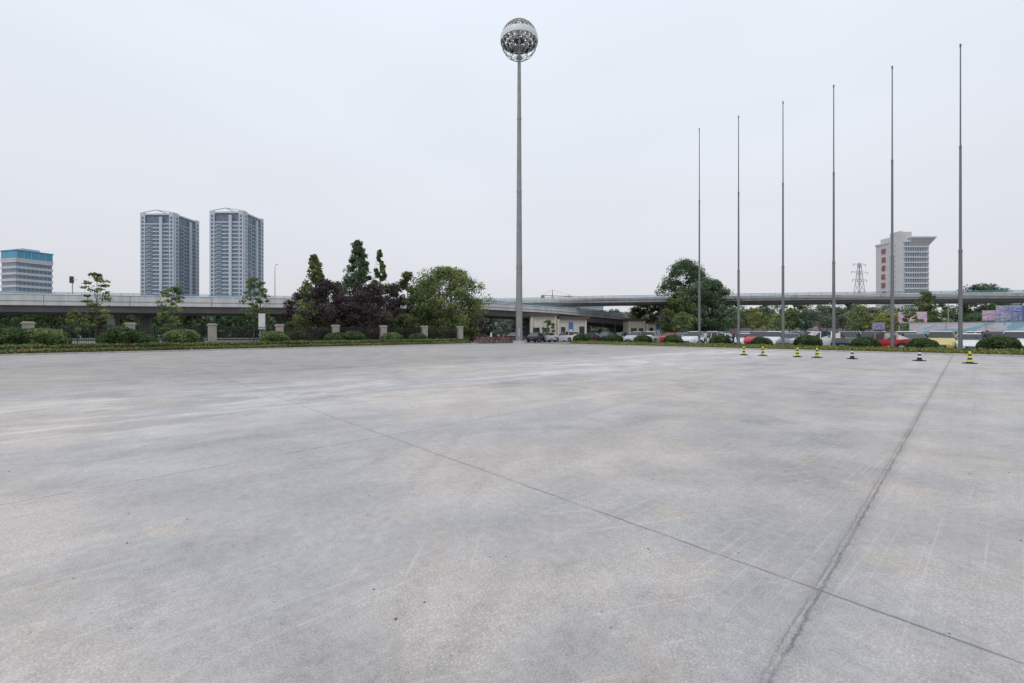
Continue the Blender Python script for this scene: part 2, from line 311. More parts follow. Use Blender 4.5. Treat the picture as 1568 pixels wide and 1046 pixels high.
# ---------------------------------------------------------------- trees
def env(style,t):
    if style=='round': return max(.15,(1-abs(2*t-.9)**2.4))**.6 if t<.96 else .3
    if style=='conic': return (1-t)**.85*min(1,.45+t*3)+.03
    if style=='column': return (1-abs(2*t-.8)**3 if t<.9 else .35)*.9+.08 if t<1 else .1
    if style=='spread': return max(.2,(1-abs(1.7*t-.75)**2.2))**.6
    if style=='young': return .35+.65*math.sin(math.pi*min(1,(t*.9+.12)))*(1-.45*t)
    return 1
def tree(name,px,Y,H,W,style='round',lm='leaf',n=6000,cb=.2,ls=.13,K=60,seed=0,flat=.75,bark='bark',trunk=None,mb=None,off=(0,0),lean=0):
    r=np.random.default_rng(seed+int(px)); R=random.Random(seed+int(px))
    own=mb is None; b=mb or MB(); ox,oy=(0,0) if own else off
    if style!='young': n=int(n*1.35); K=int(K*1.25)
    zc=cb*H; tr=trunk or (.014*H+.03)
    pts=[]; nseg=6
    for i in range(nseg+1):
        t=i/nseg; pts.append(Vector((ox+lean*t*H+R.uniform(-.012,.012)*H*(i>0),oy+R.uniform(-.012,.012)*H*(i>0),t*H*.92)))
    for i in range(nseg): b.cyl(pts[i],pts[i+1],tr*(1-i/nseg*.85),tr*(1-(i+1)/nseg*.85),bark,7,cap=False)
    b.cyl(pts[0]-Vector((0,0,.05)),pts[0]+Vector((0,0,.25)),tr*1.5,tr,bark,7,cap=False)
    def tp(z):
        f=min(.999,max(0,z/(H*.92)))*nseg; i=int(f); return pts[i].lerp(pts[i+1],f-i)
    per=n//K
    for k in range(K):
        t=((k+R.random())/K)**.9
        e=env(style,t)*W/2; a=R.uniform(0,6.283); q=e*(R.uniform(.1,1)**.5)*R.uniform(.82,1.1)
        z=zc+(H-zc)*t; base=tp(z)
        cr=max(.32,min(W*.17,1.35))*R.uniform(.55,1.2)
        if style=='conic': cr*=max(.45,1-t*.65)
        c=Vector((base.x+q*math.cos(a),base.y+q*math.sin(a),min(z,H-cr*.45)))
        zb=max(zc*.75,z-q*.75-.2*R.random()*H*.3); st=tp(zb)
        mid=st.lerp(c,.55)+Vector((0,0,-.06*q)); rb=max(.012,tr*.33*(1-t*.6))
        if k%2==0 or style=='young':
            b.cyl(st,mid,rb,rb*.65,bark,5,cap=False); b.cyl(mid,c,rb*.65,rb*.25,bark,5,cap=False)
        m=int(per*R.uniform(.6,1.4)); C=r.normal(size=(m,3))
        C/= (np.linalg.norm(C,axis=1)[:,None]+1e-6); C*= (r.uniform(0,1,m)**.5)[:,None]*cr
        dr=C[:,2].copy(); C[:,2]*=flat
        ct=R.uniform(.62,1.4)
        C+=np.array(c)
        if style=='spread': C[:,2]-=.18*np.abs(r.normal(size=m))*(q/e)
        b.leaves(C,ls*1.12,lm,ct*(1+.28*dr/cr))  # clump tops lighter, undersides darker: shading painted into leaf tint
    m=int(n*.06); t=r.uniform(0,1,m); e=np.array([env(style,x) for x in t])*W/2*r.uniform(.7,1.15,m); a=r.uniform(0,6.283,m)
    C=np.stack([ox+e*np.cos(a)+lean*t*H,oy+e*np.sin(a),zc+(H-zc)*t],1); b.leaves(C,ls*.9,lm,np.ones(m))
    if own: return b.obj(name,(bx(px,Y),Y,0))
def hh(y,Y): return (508-y)*Y/F+1.6
tree('young_tree',118,42,hh(476,42),1.9,'round','leafl',700,.45,.09,14,1,trunk=.06)
tree('young_tree',148,40,hh(418,40),2.7,'young','leafl',1150,.28,.10,32,2,.35,trunk=.07)
tree('young_tree',264,42,hh(438,42),2.7,'young','leafl',1350,.25,.10,32,3,.45,trunk=.07)
tree('young_tree',388,50,hh(424,50),2.7,'young','leaf',1400,.28,.10,32,4,.45,trunk=.07)
tree('young_tree',400,52,hh(432,52),2.4,'young','leafl',1100,.3,.11,26,9,.5,trunk=.07)
tree('poplar_tree',482,55,hh(391,55),5.6,'conic','leafl',7200,.10,.12,70,5)
tree('plum_tree',503,55,hh(430,55),5.6,'round','plum',5800,.14,.12,55,6)
tree('plum_tree',458,60,hh(450,60),4.2,'round','plum',3200,.12,.12,45,16)
tree('ginkgo_tree',549,60,hh(369,60),7.0,'conic','leafb',11500,.14,.12,90,7)
tree('ginkgo_tree',581,64,hh(383,64),4.2,'conic','leaf',4800,.18,.12,50,8)
tree('plum_tree',566,56,hh(436,56),5.6,'round','plum',5400,.12,.12,55,10)
tree('plum_tree',602,66,hh(436,66),4.8,'round','plum',3200,.12,.12,40,11)
tree('poplar_tree',522,62,hh(432,62),4.0,'column','leaf',3000,.1,.12,40,17)
tree('poplar_tree',624,68,hh(416,68),4.8,'column','leaf',4800,.1,.13,50,12)
tree('elm_tree',690,68,hh(411,68),11.2,'spread','leafl',16000,.10,.13,130,13)
tree('elm_tree',655,74,hh(430,74),6.5,'round','leaf',4500,.1,.14,50,14)
tree('plum_tree',728,80,hh(482,80),4.5,'round','plum',1800,.1,.13,30,15)
for i,(px,Y,yt,w) in enumerate([(525,58,480,5),(560,60,486,5),(480,56,484,5),(650,66,476,5.5),(615,64,482,5),(690,66,480,5),(590,62,486,5),(448,56,494,4),(505,57,490,4),(540,58,488,4),(672,68,486,5),(632,66,488,4),(712,68,492,4)]):
    tree('shrub',px,Y,hh(yt,Y),w,'round',['leafd','leaf','leafl'][i%3],2200,.02,.11,26,40+i,trunk=.05)
tree('maple_tree',1050,84,hh(398,84),9.6,'spread','leafb',13000,.16,.15,95,20)
tree('maple_tree',1084,80,hh(430,80),11,'round','leafb',13000,.12,.15,95,21)
tree('maple_tree',1040,78,hh(448,78),6.5,'round','leaf',4500,.12,.14,45,22)
tree('maple_tree',986,92,hh(464,92),6.5,'round','leaf',3400,.12,.15,36,23)
tree('maple_tree',1008,90,hh(467,90),6.5,'round','leafl',3000,.12,.15,34,24)
tree('maple_tree',1505,92,hh(436,92),9,'spread','leafb',8500,.16,.15,60,25)
tree('young_tree',1420,60,hh(446,60),3.6,'young','leaf',2000,.3,.12,30,26,trunk=.07)
tree('young_tree',1312,58,hh(466,58),2.8,'young','leafl',1100,.35,.11,22,27,trunk=.06)
tree('young_tree',1045,56,hh(478,56),2.6,'round','leafl',900,.38,.10,18,28,trunk=.05)
tree('young_tree',1392,52,hh(476,52),2.3,'round','leafl',800,.4,.10,18,29,trunk=.05)
tree('young_tree',840,68,hh(490,68),2.2,'round','leafl',900,.35,.10,16,30,trunk=.05)
b=MB()
for i in range(13):
    px=1130+i*20+random.uniform(-8,8); Y=random.uniform(64,70); X=bx(px,Y)
    tree('t',px,Y,hh(random.uniform(468,484),Y),random.uniform(2.8,4.2),'round',random.choice(['leaf','leafb','leaffar','leafl','leafy']),850,.42,.13,18,500+i,mb=b,off=(X,Y),trunk=.07)
for i in range(44):
    px=1100+i*12.5+random.uniform(-5,5); Y=random.uniform(95,120); X=bx(px,Y)
    tree('t',px,Y,hh(random.uniform(463,482),Y),random.uniform(5,8),'round',random.choice(['leaf','leaffar','leaffar','leafl']),800,.2,.22,22,100+i,mb=b,off=(X,Y))
for i in range(38):
    px=720+i*11+random.uniform(-5,5); Y=random.uniform(118,160); X=bx(px,Y)
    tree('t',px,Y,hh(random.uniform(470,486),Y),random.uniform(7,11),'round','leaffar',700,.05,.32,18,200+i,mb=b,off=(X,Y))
for i in range(60):
    px=-60+i*13.5+random.uniform(-5,5); Y=random.uniform(104,125); X=bx(px,Y)
    tree('t',px,Y,hh(random.uniform(466,478),Y),random.uniform(8,11),'round',random.choice(['leafd','leafb','leafd']),800,.02,.32,20,300+i,mb=b,off=(X,Y))
b.obj('distant_trees')
b=MB()
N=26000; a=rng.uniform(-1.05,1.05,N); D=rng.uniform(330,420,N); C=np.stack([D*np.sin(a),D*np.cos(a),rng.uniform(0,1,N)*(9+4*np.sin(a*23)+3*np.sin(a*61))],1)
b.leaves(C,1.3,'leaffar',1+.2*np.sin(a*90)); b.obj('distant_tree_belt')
# ---------------------------------------------------------------- fence left
b=MB()
for n in range(-3,8):
    u0=-3.6+5.8*n; vv=49.1; w=.31
    b.box(u0-w-.06,u0+w+.06,vv-w-.06,vv+w+.06,0,.3,'stone')
    b.box(u0-w,u0+w,vv-w,vv+w,.3,2.2,'stone')
    b.box(u0-w-.07,u0+w+.07,vv-w-.07,vv+w+.07,2.2,2.3,'stone')
    b.box(u0-w+.02,u0+w-.02,vv-w+.02,vv+w-.02,2.3,2.38,'stone')
    if n<7:
        b.box(u0+w,u0+5.8-w,vv-.12,vv+.12,0,.4,'stone')
        for z in(.55,1.75,2.0): b.box(u0+w,u0+5.8-w,vv-.02,vv+.02,z,z+.045,'iron')
        k=u0+w+.12
        while k<u0+5.8-w: b.box(k,k+.028,vv-.0135,vv+.0135,.4,2.12,'iron'); k+=.135
b.obj('iron_fence',rot=ANG)
# ---------------------------------------------------------------- flagpoles
b=MB()
b.cyl((0,0,0),(0,0,.25),.35,.32,'kerb',16); b.cyl((0,0,.25),(0,0,.5),.17,.13,'metal',14)
b.cyl((0,0,.5),(0,0,7.2),.118,.098,'metal',14); b.cyl((0,0,7.1),(0,0,7.35),.108,.108,'metal',14)
b.cyl((0,0,7.2),(0,0,14.5),.078,.064,'metal',14); b.cyl((0,0,14.4),(0,0,14.62),.072,.072,'metal',14)
b.cyl((0,0,14.5),(0,0,21.6),.046,.034,'metal',12); b.cyl((0,0,21.55),(0,0,21.62),.055,.055,'metal',12); b.sphere((0,0,21.7),.062,'metal',10,8)
b.cyl((.14,0,1.3),(.06,0,21.4),.006,.006,'dark',4); b.box(.1,.2,-.06,.06,1.1,1.4,'dark')
fm=b.mesh('flagpole')
for i in range(6): put(fm,'flagpole',(31.4-2.568*i,30.5+2.53*i,0),ANG)
# ---------------------------------------------------------------- high mast light
b=MB(); HZ=41.7; R=2.52
hs=[0,10.5,21,31,HZ-1.2]; rs=[.47,.40,.335,.28,.22]
b.cyl((0,0,0),(0,0,.35),.9,.85,'kerb',20); b.cyl((0,0,.35),(0,0,.42),.7,.7,'mast',20)
for i in range(4):
    b.cyl((0,0,max(.4,hs[i])),(0,0,hs[i+1]),rs[i],rs[i+1],'mast',16); b.cyl((0,0,hs[i+1]-.25),(0,0,hs[i+1]+.1),rs[i+1]+.03,rs[i+1]+.025,'mast',16)
b.box(-.16,.16,-.52,-.38,.9,2.1,'grey')
def sp(th,ph,r=R): return (r*math.sin(th)*math.cos(ph),r*math.sin(th)*math.sin(ph),HZ+r*math.cos(th))
nm=24
for i in range(nm):
    ph=2*math.pi*i/nm; k=14
    for j in range(k):
        t0=.12+(math.pi-.37)*j/k; t1=.12+(math.pi-.37)*(j+1)/k
        if i%2 and t0>1.7: continue
        b.cyl(sp(t0,ph),sp(t1,ph),.04,.04,'lattice',5,cap=False)
ths=[.15,.38,.62,.86,1.1,1.33]
for th in ths+[2.0,2.35,2.7]:
    b.torus((0,0,HZ+R*math.cos(th)),R*math.sin(th),.04,'lattice','z',36,5)
for i in range(nm):
    for a0,a1 in zip(ths[:-1],ths[1:]):
        p0=2*math.pi*i/nm; p1=2*math.pi*(i+1)/nm
        b.cyl(sp(a0,p0),sp(a1,p1),.03,.03,'lattice',4,cap=False)
n=48; vs=[];fs=[]; rt=(1.34,1.45,1.56,1.68)
for i in range(n):
    p=2*math.pi*i/n
    for th in rt: vs.append(sp(th,p,R*1.03))
for i in range(n):
    for j in range(3): fs.append((i*4+j,i*4+j+1,((i+1)%n)*4+j+1,((i+1)%n)*4+j))
b.add(vs,fs,'white')
b.torus((0,0,HZ-.1),R*.9,.06,'grey','z',36,5); b.torus((0,0,HZ-.1),R*.5,.06,'grey','z',30,5)
b.cyl((0,0,HZ-.05),(0,0,HZ+.05),R*.3,R*.3,'grey',28)
for i in range(12):
    p=2*math.pi*i/12; b.cyl((0,0,HZ-.1),(R*.98*math.cos(p),R*.98*math.sin(p),HZ-.1),.05,.05,'grey',5)
for ring,(rr,zz,cnt) in enumerate(((2.12,-.35,18),(1.55,-.55,13),(.95,-.7,8))):
    for i in range(cnt):
        p=2*math.pi*(i+.5*ring)/cnt
        T=Matrix.Translation((rr*math.cos(p),rr*math.sin(p),HZ+zz))@Matrix.Rotation(p,4,'Z')@Matrix.Rotation(math.radians(42),4,'Y')
        b.box(-.12,.14,-.19,.19,-.17,.17,'dark',T); b.box(.14,.16,-.16,.16,-.14,.14,'lamp',T)
        b.cyl((rr*math.cos(p),rr*math.sin(p),HZ+zz+.1),(rr*math.cos(p),rr*math.sin(p),HZ-.08),.03,.03,'dark',4)
b.cyl((0,0,HZ-1.3),(0,0,HZ+R),.22,.14,'mast',14); b.cyl((0,0,HZ-1.1),(0,0,HZ-.9),.6,.6,'grey',16)
for i in range(10):
    ph=2*math.pi*i/10; b.cyl(sp(2.9,ph),(.22*math.cos(ph),.22*math.sin(ph),HZ-2.5),.05,.05,'grey',5)
b.cyl((0,0,HZ-2.6),(0,0,HZ-2.3),.3,.4,'grey',14)
b.obj('high_mast_light',(bx(795,60),60,0))
# ---------------------------------------------------------------- traffic bollards
def bollard(cols):
    b=MB(); b.box(-.2,.2,-.2,.2,0,.05,'black'); b.cyl((0,0,.05),(0,0,.09),.14,.12,'black',14)
    z=.09; r=.10; hs=[.11,.09,.10,.09,.1]
    for i,h in enumerate(hs):
        b.cyl((0,0,z),(0,0,z+h),r,r-.011,cols[i%len(cols)],14,cap=False); z+=h; r-=.011
    b.cyl((0,0,z),(0,0,z+.04),r+.008,r-.01,cols[0],14); b.torus((0,0,z+.06),.035,.009,'black')
    return b.mesh('traffic_cone')
ya=bollard(['yellow','black']); yb=bollard(['black','white'])
for px,y,k in((1139,544,0),(1168,545,0),(1221,547,0),(1251,548,0),(1305,550,1),(1408,553,1),(1485,557,0)):
    Y=1067/(y-508); put([ya,yb][k],'traffic_cone',(bx(px,Y),Y,.004),random.random())
# ---------------------------------------------------------------- viaducts
def deck(name,pts,W,rail=True,piers=22,pw=1.4,cols2=(.28,.72),cap=2.4,gd=.5):
    b=MB(); rings=[]; n=len(pts)
    for i,(x,y,zb,zt) in enumerate(pts):
        a=Vector(pts[max(0,i-1)][:2]); c=Vector(pts[min(n-1,i+1)][:2]); d=(c-a).normalized(); nrm=Vector((-d.y,d.x))
        if nrm.y<0: nrm=-nrm
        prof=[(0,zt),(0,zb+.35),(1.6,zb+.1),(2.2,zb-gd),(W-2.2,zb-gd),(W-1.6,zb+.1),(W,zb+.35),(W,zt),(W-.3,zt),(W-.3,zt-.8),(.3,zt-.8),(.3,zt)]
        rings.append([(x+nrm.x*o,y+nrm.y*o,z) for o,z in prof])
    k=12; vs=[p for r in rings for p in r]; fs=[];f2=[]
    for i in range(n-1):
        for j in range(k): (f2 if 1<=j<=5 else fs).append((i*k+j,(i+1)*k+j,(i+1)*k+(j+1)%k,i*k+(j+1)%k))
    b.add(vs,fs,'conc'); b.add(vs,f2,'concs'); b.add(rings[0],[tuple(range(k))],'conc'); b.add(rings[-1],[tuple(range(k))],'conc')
    for i in range(n-1):
        p0=Vector(rings[i][0]);p1=Vector(rings[i+1][0]); L=(p1-p0).length; d=(p1-p0)/L
        q0=Vector(rings[i][1]);q1=Vector(rings[i+1][1])
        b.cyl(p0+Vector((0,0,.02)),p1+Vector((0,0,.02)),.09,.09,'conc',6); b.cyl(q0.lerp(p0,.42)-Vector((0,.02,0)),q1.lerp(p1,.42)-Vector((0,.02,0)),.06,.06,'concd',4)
        if rail:
            for h in(.22,.42): b.cyl(p0+Vector((0,.15,h)),p1+Vector((0,.15,h)),.05,.05,'blue',5)
            s=0
            while s<L: q=p0+d*s+Vector((0,.15,0)); b.cyl(q,q+Vector((0,0,.44)),.04,.04,'blue',4); s+=2.0
        s=0
        while s<L:
            q=q0.lerp(q1,s/L); pp=p0.lerp(p1,s/L); b.box(pp.x-.02,pp.x+.02,pp.y-.03,pp.y+.02,q.z,pp.z,'dark'); s+=6.5
        s=piers*.5; ang=math.atan2(d.y,d.x)
        while s<L:
            nr=Vector((-math.sin(ang),math.cos(ang),0)); nr=nr if nr.y>0 else -nr
            for oo in cols2:
                c=p0+d*s+nr*(oo*W); zb=q0.lerp(q1,s/L).z-.35-gd
                T=Matrix.Translation((c.x,c.y,0))@Matrix.Rotation(ang,4,'Z')
                hz=zb-cap*.45
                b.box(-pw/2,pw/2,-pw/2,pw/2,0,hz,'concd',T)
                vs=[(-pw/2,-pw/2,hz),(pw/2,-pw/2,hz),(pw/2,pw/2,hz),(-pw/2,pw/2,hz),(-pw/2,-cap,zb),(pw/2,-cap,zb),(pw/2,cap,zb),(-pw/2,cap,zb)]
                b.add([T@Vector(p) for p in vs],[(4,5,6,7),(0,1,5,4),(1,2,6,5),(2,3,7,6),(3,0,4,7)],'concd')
            s+=piers
    return b.obj(name)
deck('viaduct',[(-190,56.2,5.75,7.95),(-86,73,5.75,7.95),(-46,79.5,5.7,7.75),(-5.7,86,5.7,7.4),(8,89,5.1,6.6),(20,93,4.2,5.7),(36,99,2.9,4.3),(55,108,.9,2.3)],20,True,26,1.3,(.3,.75),2.4,.7)
deck('viaduct',[(-70,125,9.0,10.3),(0,108,8.3,9.5),(17.3,83,7.3,8.0),(50,76.5,7.15,8.0),(83,70.5,7.05,7.9),(150,58,7.05,7.9)],11,True,23,1.0,(.5,),1.6,.35)
# ---------------------------------------------------------------- towers
def tower(X,Y,H):
    b=MB(); a=11.0; fl=28; fh=(H-9)/fl
    b.box(-a,a,-a,a,0,H-7,'bglass'); b.box(-6,6,-6,6,H-7,H+1.0,'bgrey'); b.box(-a+1,a-1,-a+1,a-1,H-7,H-6.6,'bgrey')
    for k in range(4):
        T=Matrix.Rotation(math.pi/2*k,4,'Z')
        def fb(u0,u1,o0,o1,z0,z1,m): b.box(u0,u1,-a-o1,-a-o0,z0,z1,m,T)
        for s in(-1,1):
            u0,u1=(-11.0,-8.0) if s<0 else (8.0,11.0)
            fb(u0,u1-.001,0,.7,0,H,'bwhite')
            for i in range(fl+2): fb((u0+u1)/2-.75,(u0+u1)/2+.75,.7,.74,2+i*fh,2+i*fh+fh*.66,'bdark')
        for i in range(fl):
            z=2+i*fh
            fb(-8.0,8.0,.02,.34,z+fh*.66,z+fh,'bgrey' if k%2 else 'bwhite')
            for u in(-5.2,): fb(u-1.6,u+1.6,.34,1.0,z,z+fh*.30,'bgrey')
        for u in(2.6,): fb(u-.9,u+.9,.0,1.1,0,H-3,'bwhite')
        for u in(-7.2,-3.4,-.6,4.9,7.2): fb(u-.13,u+.13,.0,.45,0,H-8,'bgrey')
        fb(-8.0,8.0,-.3,.5,H-1.6,H-.6,'bwhite'); fb(-8.0,8.0,-.5,-.2,H-6.6,H-1.6,'bdark')  # dark panel paints the shade of the open crown recess
    for y0 in(-a,a):
        b.cyl((-a,y0,H),(-1,y0,H+1.9),.3,.3,'bwhite',4); b.cyl((-1,y0,H+1.9),(a,y0,H),.3,.3,'bwhite',4)
    b.cyl((-1,-a,H+1.9),(-1,a,H+1.9),.3,.3,'bwhite',4)
    b.obj('apartment_tower',(X,Y,0))
tower(-235,300,80.5); tower(-189,300,81.8)
b=MB()
b.box(-7,7,-6,6,0,38,'bglass')
for i in range(12):
    z=i*3.2
    b.box(-7.3,7.3,-6.3,6.3,z+1.9,z+3.2,'hotel')
for x in np.linspace(-6.5,6.5,9): b.box(x-.12,x+.12,-6.25,6.25,0,36,'bgrey')
b.box(-7.4,7.4,-6.4,6.4,38.4,39.2,'hotel'); b.box(-7.2,7.2,-6.2,6.2,39.2,43.0,'bblue'); b.box(-7.5,7.5,-6.5,6.5,43,43.5,'bblue'); b.box(-3,4,-2,3,43.5,45,'bwhite')
for x in np.linspace(-7,7,6): b.box(x-.06,x+.06,-6.35,6.35,39.25,42.95,'bwhite')
b.obj('office_building',(bx(42,230),230,0),math.radians(73))
# hotel
b=MB(); x0,x1,y0,y1,H=224.3,239.3,250,268.5,54
b.box(x0,x1,y0,y1,0,H,'hotel')
for i in range(17):
    z=3+i*3
    b.box(x0+.8,x1-.8,y0-.06,y0-.02,z,z+1.7,'bglass')
    for x in np.arange(x0+.8,x1-.9,1.35): b.box(x,x+.4,y0-.3,y0-.06,z-.2,z+1.9,'hotelg')
    b.box(x0+.5,x1-.3,y0-.5,y0-.03,z+1.95,z+2.6,'hotel')
    for y in(258.2,): b.box(x0-.05,x0-.0,y-.4,y+.4,z,z+1.4,'bglass')
b.box(x0-1.2,x0,y0+.2,y0+7.2,0,H+5.5,'hotel'); b.box(x0,x0+6,y0+1.0,y0+7.0,H,H+5.2,'hotel')
for i in range(17): b.box(x0-1.25,x0-1.2,y0+3.4,y0+4.2,3+3*i,4.4+3*i,'hotelg')
b.box(x0+2,x0+8,y1-7,y1-1,H,H+4,'hotel'); b.box(x0-.4,x1+.4,y1-9,y1+.4,H,H+1,'hotel')
vs=[(x0+4,y0,H-3),(x1,y0,H-3),(x1,y1,H-3),(x0+4,y1,H-3),(x0+4,y0-1.6,H+1.2),(x1+2.6,y0-1.6,H+1.2),(x1+2.6,y1+1,H+1.2),(x0+4,y1+1,H+1.2)]
b.add(vs,[(4,5,6,7),(0,1,5,4),(1,2,6,5),(2,3,7,6),(3,0,4,7)],'hotelg'); b.box(x0+3.8,x1+2.8,y0-1.8,y1+1.2,H+1.2,H+2,'hotel')
R_=random.Random(5)
for k in range(6):
    zc=H-4-k*5.1; yc=262.8
    for i in range(3): z=zc-1.4+i*1.2; b.box(x0-.35,x0-.06,yc-R_.uniform(.9,1.6),yc+R_.uniform(.9,1.6),z,z+.36,'redsign')
    for i in range(2): y=yc+(-.8,.7)[i]+R_.uniform(-.3,.3); b.box(x0-.45,x0-.36,y-.24,y+.24,zc-1.6,zc+1.6,'redsign')
b.obj('hotel_tower')
# pylon
b=MB(); H=41
def lg(t): return 3.2*(1-t)+.45
for i in range(10):
    t0=i/10;t1=(i+1)/10; a0,a1=lg(t0),lg(t1)
    cs0=[(a0*sx,a0*sy,t0*H) for sx,sy in((-1,-1),(1,-1),(1,1),(-1,1))]; cs1=[(a1*sx,a1*sy,t1*H) for sx,sy in((-1,-1),(1,-1),(1,1),(-1,1))]
    for j in range(4):
        b.cyl(cs0[j],cs1[j],.13,.12,'grey',4); b.cyl(cs0[j],cs1[(j+1)%4],.07,.07,'grey',4); b.cyl(cs0[(j+1)%4],cs1[j],.07,.07,'grey',4); b.cyl(cs1[j],cs1[(j+1)%4],.06,.06,'grey',4)
for z,w in((40.5,4.2),(36,5.6),(31.5,5.0)):
    for s in(-1,1):
        b.cyl((0,0,z),(s*w,0,z),.13,.08,'grey',4); b.cyl((0,0,z-1.4),(s*w,0,z),.1,.08,'grey',4); b.cyl((s*w,0,z),(s*w,0,z-1.6),.09,.09,'dark',5)
b.obj('transmission_pylon',(bx(1316,250),250,0),.2)
for px,Y,yt,w,d,m in((1180,300,485,40,12,'hotel'),(900,420,470,30,14,'bgrey'),(868,460,466,16,14,'bwhite'),(800,500,472,40,14,'bwhite'),(1600,280,462,30,12,'hotel'),(1250,260,480,30,12,'bwhite')):
    b=MB(); H=hh(yt,Y)
    b.box(-w/2,w/2,0,d,0,H,m)
    nf=max(2,int(H/3.2))
    for i in range(nf):
        for x in np.arange(-w/2+1,w/2-2,2.6): b.box(x,x+1.5,-.08,0,1+i*3.1,2.6+i*3.1,'bdark')
    b.box(-w/2-.3,w/2+.3,-.3,d+.3,H,H+.6,m); b.obj('distant_building',(bx(px,Y),Y,0))
def crane(px,Y,hc,rot):
    b=MB()
    for s in((-.6,-.6),(.6,-.6),(.6,.6),(-.6,.6)): b.cyl((s[0],s[1],0),(s[0],s[1],hc),.15,.15,'redl',4)
    for i in range(int(hc/2.1)): b.cyl((-.6,-.6,i*2.1),(.6,-.6,i*2.1+2.1),.1,.1,'redl',4)
    b.box(-12,24,-.3,.3,hc,hc+.5,'redl'); b.cyl((0,0,hc),(0,0,hc+6),.4,.2,'redl',4); b.cyl((0,0,hc+6),(20,0,hc+.6),.1,.1,'redl',4); b.cyl((0,0,hc+6),(-11,0,hc+.6),.1,.1,'redl',4); b.box(-12,-9,-1,1,hc-2.5,hc,'concd')
    b.obj('tower_crane',(bx(px,Y),Y,0),rot)
crane(846,420,36,.4); crane(872,450,34,-.7)
# ---------------------------------------------------------------- street lamps
def lampmesh(h,arm,double=False):
    b=MB(); b.cyl((0,0,0),(0,0,h-1),.10,.05,'grey',8)
    for s in ((-1,1) if double else (1,)):
        p=Vector((0,0,h-1))
        for i in range(1,5):
            q=Vector((s*arm*i/4,0,h-1+math.sin(i/4*1.45)*.7)); b.cyl(p,q,.04,.035,'grey',6); p=q
        b.box(p.x-.1 if s>0 else p.x-.5,p.x+.5 if s>0 else p.x+.1,-.12,.12,p.z-.08,p.z+.03,'grey')
    return b.mesh('street_lamp')
l1=lampmesh(8.2,1.5)
for px,Y,z,r in((421,84,6.9,math.pi/2+.3),(386,85,6.0,math.pi),(773,180,4,1.3),(965,170,4,1.8),(890,190,4,1.2)):
    put(l1,'street_lamp',(bx(px,Y),Y,z),r)
b=MB(); b.cyl((0,0,0),(0,0,4.2),.09,.07,'grey',8); b.box(-.35,.1,-.2,.2,3.2,4.4,'dark'); b.box(.2,.6,-.1,.1,3.7,3.95,'white'); b.cyl((0,0,3.8),(.4,0,3.8),.04,.04,'grey',6)
b.obj('traffic_signal',(bx(111,78),78,7.1),.2)
# ---------------------------------------------------------------- gatehouses
def gatehouse(px0,px1,Y,H):
    x0,x1=0,bx(px1,Y)-bx(px0,Y); b=MB(); xm=x1*.48
    b.box(x0,xm,.6,5,0,H-.45,'beige'); b.box(xm,x1,0,5.4,0,H-1.0,'beige')
    b.box(x0-.5,xm+.25,.1,5.4,H-.45,H,'brown'); b.box(xm+.27,x1+.5,-.5,5.9,H-1.0,H-.62,'brown')
    b.box(x0+2.0,x0+3.2,.5,.58,0,2.3,'dark'); b.box(x0+.4,x0+1.5,.5,.58,1.0,2.3,'glass'); b.box(x0+.35,x0+1.55,.44,.6,.92,1.0,'white')
    b.box(xm+.6,xm+1.3,-.1,-.02,1.0,2.4,'glass'); b.box(x1-1.2,x1-.4,-.1,-.02,1.1,2.5,'glass')
    b.box(xm+1.9,xm+2.6,-.12,-.03,.6,3.2,'signblue'); b.box(xm+2.0,xm+2.5,-.15,-.13,1.0,2.0,'white')
    b.box(xm-.5,xm-.15,.35,.58,0,H-.46,'beige'); b.box(x0,x0+.35,.35,.58,0,H-.46,'beige')
    for x in(xm,x1-.3): b.box(x,x+.3,-.2,-.02,0,H-1.01,'beige')
    b.box(x0-.1,x1+.1,-.4,-.21,0,.15,'kerb')
    return b.obj('gatehouse',(bx(px0,Y),Y,0),0)
gatehouse(813,898,74,4.75); gatehouse(964,1018,86,4.2)
b=MB(); b.box(-3.2,3.2,-.1,.1,.2,1.3,'white')
for i in range(16): b.box(-3.1+i*.4,-3.05+i*.4,-.13,-.1,.1,1.35,'chrome')
b.obj('sliding_gate',(bx(935,80),80,0),.1)
